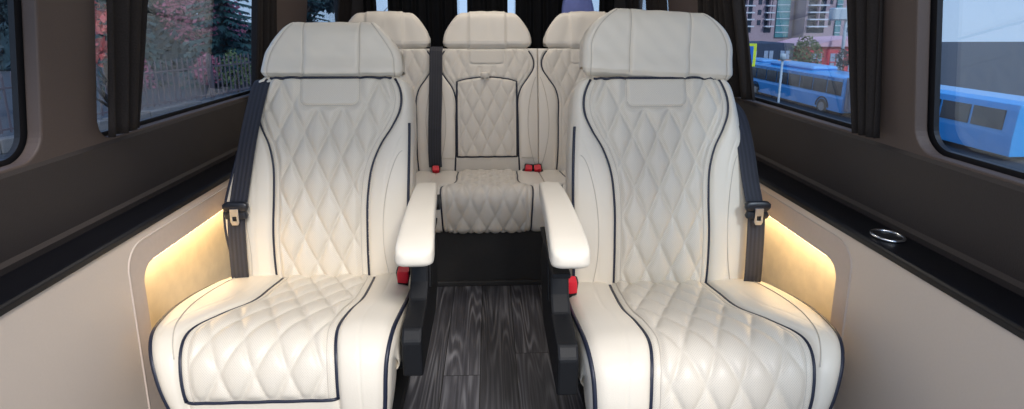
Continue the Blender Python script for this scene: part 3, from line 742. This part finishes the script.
for i,(a,c,lab) in enumerate(((-.80,-.715,'narrow black curtain at the far left of the back windows'),(-.645,-.205,'wide black curtain between the two left gaps of the back windows'),(-.145,.115,'black curtain behind the middle rear headrest, between two bright gaps'),(.162,.57,'black curtain behind the right rear headrest, left of the blue cloth'),(.70,.80,'black curtain at the far right of the back windows'))):
    curtain((a,yb),(c,yb),(a+.004,yb),(c-.004,yb),max(2,int((c-a)/.055)),.012,(0,1),lab,MK,z0=.80,z1=1.60,seed=20+i,group='back window curtains')
# blue cloth bundle behind the right rear headrest
v=[]; f=[]; nu,nv_=40,26
for j in range(nv_+1):
    w=j/nv_; z=.90+.40*w
    for i in range(nu):
        a=2*PI*i/nu; rr=.085*(1+.10*math.sin(3*a+5*w)+.05*math.sin(7*a))*(math.sin(PI*min(1,.12+w*.88))**.42 if w>.02 else .6)
        v.append((.505+rr*1.15*math.cos(a), 3.30+.6*rr*math.sin(a), z))
for j in range(nv_):
    for i in range(nu): f.append((j*nu+i,j*nu+(i+1)%nu,(j+1)*nu+(i+1)%nu,(j+1)*nu+i))
f.append(tuple(range(nu))[::-1]); f.append(tuple(nv_*nu+i for i in range(nu)))
tag(mkmesh('cloth_bundle', v, f, flat('blue_cloth',(.20,.25,.62),.75,noise=.25,nscale=12,bump=.004)), 'blue cloth bundle showing above the right rear headrest', 'cloth')
# luggage shelf carrying the bundle behind the bench
b = MB(); b.box((-.84,2.90,.86),(.84,3.60,.90),.01); struct(b.build('trim_7', M['brown']))

# ------------------------------------------------------------------ outside, left: fence, kerb and trees
def leaves(b, c, r, n, sz, seed, squash=1.0):
    g = np.random.default_rng(seed)
    for _ in range(n):
        d = g.normal(size=3); d/=np.linalg.norm(d); k = g.uniform(.35,1)**.5
        p = np.array(c)+d*np.array([r,r,r*squash])*k*(1+.15*math.sin(5*d[0]+3*d[2]))
        u = g.normal(size=3); u/=np.linalg.norm(u); w = np.cross(u,g.normal(size=3)); w/=np.linalg.norm(w)
        s0 = sz*g.uniform(.6,1.3)
        b.raw([p-u*s0, p+w*s0*.45, p+u*s0, p-w*s0*.45], [(0,1,2,3)])
def leafmat(n, c, v=.5): return flat(n, c, .7, noise=v, nscale=3)
def conifer(name, loc, h, r, label, seed, mat):
    t = empty(name, loc, label, 'tree'); g = random.Random(seed)
    b = MB(); b.tube([(0,0,0),(0,0,h*.5),(0,0,h)], [h*.018,h*.012,.01], 8); b.build('trunk', M['bark'], t, smooth=True)
    b = MB(); z = h*.06
    while z < h*.98:
        k = 1-z/h; nb = 9
        for q in range(nb):
            a = g.uniform(0,2*PI); L = r*(k**.8)*g.uniform(.75,1.15)+.08; dz = -.22*L
            P = Vector((0,0,z)); D = Vector((math.cos(a)*L, math.sin(a)*L, dz)); sd = Vector((-math.sin(a),math.cos(a),0))
            for m_ in range(5):
                u0 = m_/5; u1 = (m_+1.3)/5; wd = .20*L*(1-u0)+.04
                for ss in (-1,1):
                    A_=P+D*u0; B_=P+D*u1; C_=P+D*(u0+.25)+sd*ss*wd+Vector((0,0,-.10*L))
                    b.raw([A_,B_,C_],[(0,1,2)])
        z += h*.028
    b.build('foliage', mat, t); return t
def broadtree(name, loc, h, r, label, seed, mat, n=1500, sz=.09, cat='tree', group=None):
    t = empty(name, loc, label, cat, group); g = random.Random(seed)
    b = MB(); b.tube([(0,0,0),(.05,0,h*.3),(0,.04,h*.62)], [h*.028,h*.02,h*.012], 8)
    for q in range(7):
        a = g.uniform(0,2*PI); z = h*g.uniform(.28,.55); L = r*g.uniform(.5,.9)
        b.tube([(0,0,z),(math.cos(a)*L*.5,math.sin(a)*L*.5,z+L*.45),(math.cos(a)*L,math.sin(a)*L,z+L*.95)], [h*.010,h*.007,.008], 6)
    b.build('trunk', M['bark'], t, smooth=True)
    b = MB(); leaves(b, (0,0,h-r*.95), r, n, sz, seed, .95); b.build('foliage', mat, t); return t
M['bark'] = flat('tree_bark', (.05,.035,.028), .9, noise=.4, nscale=10)
M['spruce'] = leafmat('spruce_needles', (.012,.05,.055)); M['redleaf'] = leafmat('red_leaves', (.50,.09,.08))
M['pinkleaf'] = leafmat('pink_shrub_leaves', (.34,.10,.16)); M['brownleaf'] = leafmat('russet_leaves', (.36,.17,.11)); M['green'] = leafmat('dull_green_leaves', (.10,.14,.05))
M['ground'] = flat('asphalt', (.055,.058,.065), .85, noise=.25, nscale=2); M['kerb'] = flat('pale_kerb_stone', (.15,.14,.135), .8, noise=.25, nscale=4)
M['iron'] = flat('fence_iron', (.10,.08,.09), .6)
b = MB(); b.box((-60,-8,-2.1),(-3.2,70,-1.9)); struct(b.build('ground_left', M['ground']))
fp0, fp1 = Vector((-11.9,11.0,-1.9)), Vector((-7.4,28.5,-1.9)); d = (fp1-fp0); L = d.length; dn = d.normalized(); rz = math.atan2(d.y,d.x)
ft = empty('picket_fence', fp0, 'long dark iron picket fence outside the left windows', 'fence', rz=rz)
npk = int(L/.22)
for sect in range(6):
    a0, a1 = L*sect/6, L*(sect+1)/6; b = MB(); k = int((a1-a0)/.21)
    for i in range(k):
        x = a0+(i+.5)*(a1-a0)/k; b.box((x-.018,-.018,.44),(x+.018,.018,1.72)); b.tube([(x,0,1.72),(x,0,1.86)],[.03,.003],6)
    b.box((a0,-.02,.50),(a1,.02,.55)); b.box((a0,-.02,1.45),(a1,.02,1.50)); b.build('fence_panel', M['iron'], ft)
    b = MB(); b.box((a0-.05,-.05,.41),(a0+.05,.05,1.92)); b.build('fence_post', M['iron'], ft)
b = MB()
n=26
for i in range(n): b.box((L*i/n+.01,-.16,0),(L*(i+1)/n-.01,.16,.34+.03*(i%3)),.02)
kb = b.build('stone_kerb', M['kerb']); kb.location = fp0; kb.rotation_euler.z = rz; tag(kb, 'pale stone kerb wall carrying the picket fence outside the left window', 'wall')
conifer('spruce_tree', (-12.6,27.5,-1.9), 9.5, 1.9, 'tall dark spruce at the rear end of the large left window', 3, M['spruce'])
conifer('spruce_tree', (-17.2,27.0,-1.9), 9.0, 2.1, 'dark spruce seen in the middle of the large left window', 4, M['spruce'])
conifer('spruce_tree', (-13.4,43,-1.9), 11, 1.7, 'dark spruce farther back between the russet trees', 5, M['spruce'])
M['dim'] = leafmat('blue_green_foliage', (.020,.045,.055))
for i,(x,y,h,r) in enumerate(((-32.5,45,9,3.8),(-24,45,9,4.0),(-16.0,51.5,9,2.9),(-42,46,9,4.4),(-52,47,9,4.4))):
    broadtree('background_tree', (x,y,-1.9), h, r, 'dark dense tree in the row far behind the picket fence', 60+i, M['dim'], 2600, .46, group='dark trees far behind the fence')
t = empty('hedge', (-28,36.4,-1.9), 'long dark hedge running behind the picket fence', 'hedge', rz=math.radians(-6))
g_ = np.random.default_rng(77); b = MB()
for _ in range(7000):
    p = np.array([g_.uniform(-19,17), g_.uniform(-.7,.7), g_.uniform(.1,2.9)]); u = g_.normal(size=3); u/=np.linalg.norm(u); w_ = np.cross(u,g_.normal(size=3)); w_/=np.linalg.norm(w_)
    b.raw([p-u*.26,p+w_*.15,p+u*.26,p-w_*.15],[(0,1,2,3)])
b.build('foliage', M['dim'], t); b = MB(); b.box((-19,-.5,0),(17,.5,2.6),.1); b.build('hedge_core', M['dim'], t)
broadtree('red_leaved_tree', (-8.4,12.6,-1.9), 3.4, .72, 'small red-leaved tree by the front edge of the left window', 6, M['redleaf'], 380, .11)
broadtree('russet_tree', (-20.5,30,-1.9), 7.5, 2.6, 'russet bushy tree behind the fence, left of the spruces', 7, M['pinkleaf'], 1800, .16)
broadtree('russet_tree', (-15.0,31.0,-1.9), 5.5, 2.0, 'low russet tree between the two spruces', 8, M['pinkleaf'], 1500, .14)
broadtree('russet_tree', (-12.6,38,-1.9), 8.5, 2.1, 'tall thin russet tree seen through the small rear left window', 9, M['brownleaf'], 750, .16)
broadtree('russet_tree', (-7.9,36.5,-1.9), 8.5, 1.9, 'russet tree nearest the rear left corner of the van', 10, M['brownleaf'], 600, .14)
for i,(x,y,s_) in enumerate(((-11.9,24.2,.6),(-10.6,23.9,.7),(-13.6,22.0,.7),(-15.0,20,.8),(-9.9,28.9,.7),(-16,17.6,.8))):
    t = empty('flowering_shrub', (x,y,-1.9), 'pink-red shrub behind the picket fence', 'shrub', 'shrubs behind the picket fence')
    b = MB(); b.tube([(0,0,0),(0,0,.9)], .03, 6); b.build('stem', M['bark'], t)
    b = MB(); leaves(b, (0,0,1.05), s_, 420, .09, 40+i, 1.1); b.build('foliage', M['pinkleaf'] if i%2==0 else M['green'], t)

# ------------------------------------------------------------------ outside, right: road, bus, buildings
b = MB(); b.box((2.0,-20,-4.5),(160,150,-4.2)); struct(b.build('ground_right', M['ground']))
M['busblue'] = flat('bus_blue_paint', (.015,.33,.72), .3, coat=.4); M['busroof'] = flat('bus_roof_pale', (.16,.40,.72), .4)
M['busglass'] = flat('bus_window_glass', (.035,.030,.035), .15); M['tyre'] = flat('tyre_rubber', (.02,.02,.022), .7); M['hub'] = flat('wheel_hub', (.30,.28,.26), .5)
M['bellows'] = flat('grey_bellows', (.16,.17,.22), .7)
def bus():
    bx, z0 = 19.8, -4.3
    t = empty('articulated_bus', (bx,3.6,z0), 'blue articulated city bus seen through the right window', 'bus')
    ya, yb_ = 27.0, 42.0
    t.scale = (1,1,.90)
    b = MB(); b.prism([(0,.35),(0,1.20),(.05,1.35),(.08,2.30),(.14,2.55),(.5,2.68),(2.0,2.68),(2.36,2.55),(2.42,2.30),(2.5,1.2),(2.5,.35)], ya, yb_, 'y'); b.build('body', M['busblue'], t, bevel=.03)
    for k in range(10):
        y0 = ya+.25+k*1.48; b = MB(); b.prism([(.01,1.42),(.045,2.28),(.075,2.28),(.045,1.42)], y0, y0+1.36, 'y'); b.build('side_window', M['busglass'], t)
    for yy in (28.9, 37.5):
        b = MB(); b.tube([(-.02,yy,.50),(.32,yy,.50)], .50, 28); w = b.build('wheel', M['tyre'], t, smooth=True, sharp=40)
        b = MB(); b.tube([(-.05,yy,.50),(.0,yy,.50)], .29, 20); b.build('hub', M['hub'], w, smooth=True, sharp=40)
        b = MB(); b.tube([(-.012,yy+.62*math.cos(a),.50+.62*math.sin(a)) for a in np.linspace(0,PI,18)], .05, 6); b.build('wheel_arch', M['tyre'], t)
    b = MB(); b.box((.4,31,2.64),(2.1,36.5,2.95),.12); b.box((.6,38,2.64),(1.9,41,2.88),.1); b.build('roof_pod', M['busroof'], t)
    b = MB(); b.box((.02,ya+.2,2.37),(.13,yb_-.2,2.41)); b.box((.02,ya+.2,2.47),(.13,yb_-.2,2.51))
    for k in range(30): b.box((.03,ya+.2+k*.49,2.36),(.13,ya+.45+k*.49,2.50))
    b.build('roof_rail', M['busroof'], t)
    b = MB()
    for k in range(12):
        y = 25.1+k*.16; b.box((.1+.04*(k%2),y,.5),(2.4,y+.155,2.58))
    b.build('bellows', M['bellows'], t)
    b = MB(); b.prism([(0,.35),(0,1.2),(.08,2.3),(.14,2.55),(.5,2.68),(2.0,2.68),(2.42,2.3),(2.5,.35)], 16.5, 25.05, 'y'); b.build('front_body', M['busblue'], t, bevel=.03)
    for k in range(5):
        b = MB(); b.prism([(-.02,1.42),(.035,2.28),(.075,2.28),(.045,1.42)], 17+k*1.6, 18.45+k*1.6, 'y'); b.build('side_window', M['busglass'], t)
bus()
# pedestrian crossing sign and a thin lamp post by the road
M['yellow'] = flat('sign_yellow', (.75,.85,.05), .5); M['signblue'] = flat('sign_blue', (.02,.16,.55), .5); M['white'] = flat('sign_white', (.8,.8,.8), .5); M['pole'] = flat('grey_pole', (.42,.48,.52), .5)
t = empty('crossing_sign', (10.05,22.0,-3.35), 'yellow-bordered blue pedestrian crossing sign at the left of the right window', 'sign', rz=math.radians(-18))
b = MB(); b.tube([(0,.04,-.85),(0,.04,3.6)], .04, 10); b.build('pole', M['pole'], t, smooth=True)
b = MB(); b.box((-.42,-.01,2.70),(.42,.02,3.60),.01); pn = b.build('sign_board', M['yellow'], t)
b = MB(); b.box((-.31,-.02,2.80),(.31,-.008,3.50)); b.build('blue_field', M['signblue'], pn)
b = MB(); b.prism([(-.24,2.86),(.24,2.86),(0,3.42)], -.03, -.018, 'y'); b.build('white_triangle', M['white'], pn)
t = empty('lamp_post', (11.60,22.0,-3.35), 'thin pale post standing in front of the bus', 'post')
b = MB(); b.tube([(0,0,-.85),(0,0,3.0)], .045, 10); b.build('pole', M['pole'], t, smooth=True)
b = MB(); b.loft([((0,0,2.95),(.10,0,0),(0,.10,0),.8),((0,0,3.2),(.10,0,0),(0,.10,0),.8)], n=14); b.build('post_head', M['pole'], t, smooth=True)
t = empty('street_light', (29.0,45.6,-4.2), 'tall grey street light near the right edge of the right window', 'street light')
b = MB(); b.tube([(0,0,0),(0,0,8.3)], [.16,.09], 10); b.build('pole', M['pole'], t, smooth=True)
b = MB(); b.box((-1.3,-.4,5.4),(.1,.4,6.4),.1); b.build('lamp_box', M['pole'], t)
broadtree('roadside_tree', (23.6,41.3,-4.2), 4.2, 1.15, 'small olive-green tree behind the bus roof', 12, M['green'], 900, .12)
broadtree('roadside_tree', (26.3,41,-4.2), 3.3, .7, 'smaller dark green tree right of the olive one behind the bus', 13, M['spruce'], 500, .10)
# low dark shop row with red gable
M['navywall'] = flat('dark_navy_wall', (.025,.045,.085), .6, noise=.2, nscale=1); M['redwall'] = flat('red_cladding', (.62,.05,.08), .6); M['pinkroof'] = flat('pale_pink_roof', (.62,.36,.42), .6)
M['litwin'] = flat('pale_window', (.30,.38,.50), .3); M['orange'] = flat('orange_band', (.75,.33,.12), .6); M['teal'] = flat('teal_glass', (.10,.27,.30), .25)
def shop(name, x0, x1, y, z0, z1, label, wall, nw, roof=None):
    t = empty(name, (x0,y,z0), label, 'building'); w = x1-x0; h = z1-z0
    b = MB(); b.box((0,0,0),(w,6,h)); b.build('walls', wall, t)
    for k in range(nw):
        a = w*(k+.2)/nw; c = w*(k+.75)/nw
        b = MB(); b.box((a,-.06,h*.36),(c,.02,h*.82)); f_ = b.build('window', M['litwin'], t)
        b = MB(); b.box(((a+c)/2-.04,-.09,h*.36),((a+c)/2+.04,-.05,h*.82)); b.box((a,-.09,h*.58),(c,-.05,h*.61)); b.build('mullion', wall, f_)
    if roof:
        b = MB(); b.prism([(-.2,h),(w+.2,h),(w*.92,h+.75),(w*.30,h+.55)], -.3, 6.2, 'y'); b.build('roof', roof, t)
    return t
shop('shop_building', 19.0, 26.2, 48, -4.2, -.72, 'low dark navy shop building behind the bus', M['navywall'], 5)
sb_ = shop('gabled_building', 26.9, 33.5, 47, -4.2, -.95, 'low red building with a pale pink roof behind the small trees', M['redwall'], 4, M['pinkroof'])
b = MB(); b.box((0,0,0),(3.2,.6,.28),.02); o = b.build('awning', M['orange']); o.location = (22.8,46.6,-2.35); tag(o,'orange awning strip low on the dark shop building','awning')
b = MB()
for q in (.3,2.9): b.tube([(q,.3,-1.85),(q,.3,0)], .05, 8)
b.build('awning_post', M['pole'], o)
# towers
M['brick'] = flat('mauve_brick', (.42,.31,.34), .8, noise=.15, nscale=.4); M['slab'] = flat('balcony_slab', (.62,.64,.70), .7); M['dwin'] = flat('dark_window', (.035,.045,.075), .2)
M['bluegrey'] = flat('blue_grey_cladding', (.32,.36,.46), .6, noise=.1, nscale=.3)
def tower(x0, w, y, h, label, wall, cols, fl=1.45, nf=12):
    t = empty('apartment_tower', (x0,y,-4.2), label, 'building')
    b = MB(); b.box((0,0,0),(w,14,h)); b.build('walls', wall, t)
    for kind,a,c in cols:
        if kind == 'b':
            b = MB(); b.box((a,-.05,3),(c,.3,h-1)); b.build('recess', M['dwin'], t)
            b = MB()
            for k in range(int((h-5)/fl)): b.box((a-.15,-1.1,4.2+k*fl),(c+.15,0,4.2+k*fl+.28))
            b.build('balcony_stack', M['slab'], t)
            for q in ((a+c)/2,): 
                b = MB(); b.box((q-.12,-1.0,4),(q+.12,0,h-1)); b.build('balcony_divider', wall, t)
        elif kind == 'g':
            b = MB(); b.box((a,-.3,2),(c,.1,h-1)); g_ = b.build('glazed_shaft', M['teal'], t)
            b = MB()
            for k in range(int((h-4)/fl)): b.box((a,-.42,3+k*fl),(c,-.28,3+k*fl+.16))
            b.build('transom', M['slab'], g_)
        else:
            for k in range(nf):
                b = MB(); b.box((a,-.08,4.6+k*fl*1.5),(c,.05,5.7+k*fl*1.5)); b.build('window', M['dwin'], t)
tower(46.0, 19.8, 122, 40, 'mauve apartment tower at the left of the right window, with stacked balconies', M['brick'], [('b',.8,2.6),('b',4.4,6.2),('b',7.6,10.6),('w',11.8,12.6),('b',13.4,15.0),('g',15.9,18.8)])
tower(66.2, 8.6, 118, 40, 'mauve apartment tower right of the teal glazed shaft', M['brick'], [('b',.5,4.2),('w',5.0,5.6),('g',6.4,7.6)])
tower(75.0, 10.0, 124, 40, 'blue-grey apartment tower at the right end of the right window', M['bluegrey'], [('w',.8,1.6),('b',2.6,4.4),('w',5.2,6),('b',7,9)])

# ------------------------------------------------------------------ lamps inside
for i,(x,y) in enumerate(((-.62,.9),(.62,.9),(-.42,2.3),(.42,2.3))):
    b = MB(); b.box((-.05,-.45,-.008),(.05,.45,.012),.004); o = b.build('ceiling_light', M['lamp']); o.location = (x,y,1.86)
    tag(o, 'slim white ceiling light strip, %s row, %s side' % (('front','rear')[i//2],('left','right')[i%2]), 'ceiling light')
def area(loc, rot, sx, sy, e, col, name):
    l = bpy.data.lights.new(name,'AREA'); l.shape='RECTANGLE'; l.size=sx; l.size_y=sy; l.energy=e; l.color=col
    o = bpy.data.objects.new(name,l); COL.objects.link(o); o.location=loc; o.rotation_euler=rot; return o
area((0,.80,1.82),(0,0,0),.9,.25,2.0,(1,.955,.89),'front_ceiling_lamp')
area((0,2.45,1.83),(0,0,0),.9,.4,5.4,(1,.89,.77),'rear_ceiling_lamp')
area((0,-.30,1.62),(math.radians(84),0,0),1.0,.35,7.6,(1,.95,.88),'windscreen_daylight')
for s_ in (-1,1):
    area((s_*.885,1.62,.480),(0,math.radians(18*s_),0),.03,.66,.85,(1,.74,.42),'niche_lamp')
sun = bpy.data.lights.new('sun','SUN'); sun.energy = 3.0; sun.angle = .2; sun.color=(1,.95,.9)
so = bpy.data.objects.new('sun',sun); COL.objects.link(so); so.rotation_euler=(math.radians(50),0,math.radians(20))

w = bpy.data.worlds.new('World'); bpy.context.scene.world = w; w.use_nodes = True; nt = w.node_tree
bg = nt.nodes['Background']; tc = nt.nodes.new('ShaderNodeTexCoord'); sp = nt.nodes.new('ShaderNodeSeparateXYZ'); nt.links.new(tc.outputs['Generated'], sp.inputs[0])
cr_ = nt.nodes.new('ShaderNodeValToRGB'); nt.links.new(sp.outputs[2], cr_.inputs[0])
cr_.color_ramp.elements[0].position = 0; cr_.color_ramp.elements[0].color = (.62,.74,.90,1)
cr_.color_ramp.elements[1].position = .5; cr_.color_ramp.elements[1].color = (.38,.56,.92,1)
nt.links.new(cr_.outputs[0], bg.inputs[0]); bg.inputs[1].default_value = 1.12

# ------------------------------------------------------------------ camera
cam = bpy.data.cameras.new('camera'); co = bpy.data.objects.new('camera', cam); COL.objects.link(co)
cam.sensor_fit = 'HORIZONTAL'; cam.sensor_width = 36; cam.lens = 36*560/1024; cam.shift_y = -(204.5-141)/1024
cam.clip_start = .02; cam.clip_end = 500
co.location = (0,0,1.08); co.rotation_euler = (math.radians(90-12),0,math.radians(-2.2))
sc = bpy.context.scene; sc.camera = co
sc.view_settings.view_transform = 'Standard'; sc.view_settings.look = 'None'; sc.view_settings.gamma = 1; sc.view_settings.exposure = 0
sc.view_settings.use_curve_mapping = False
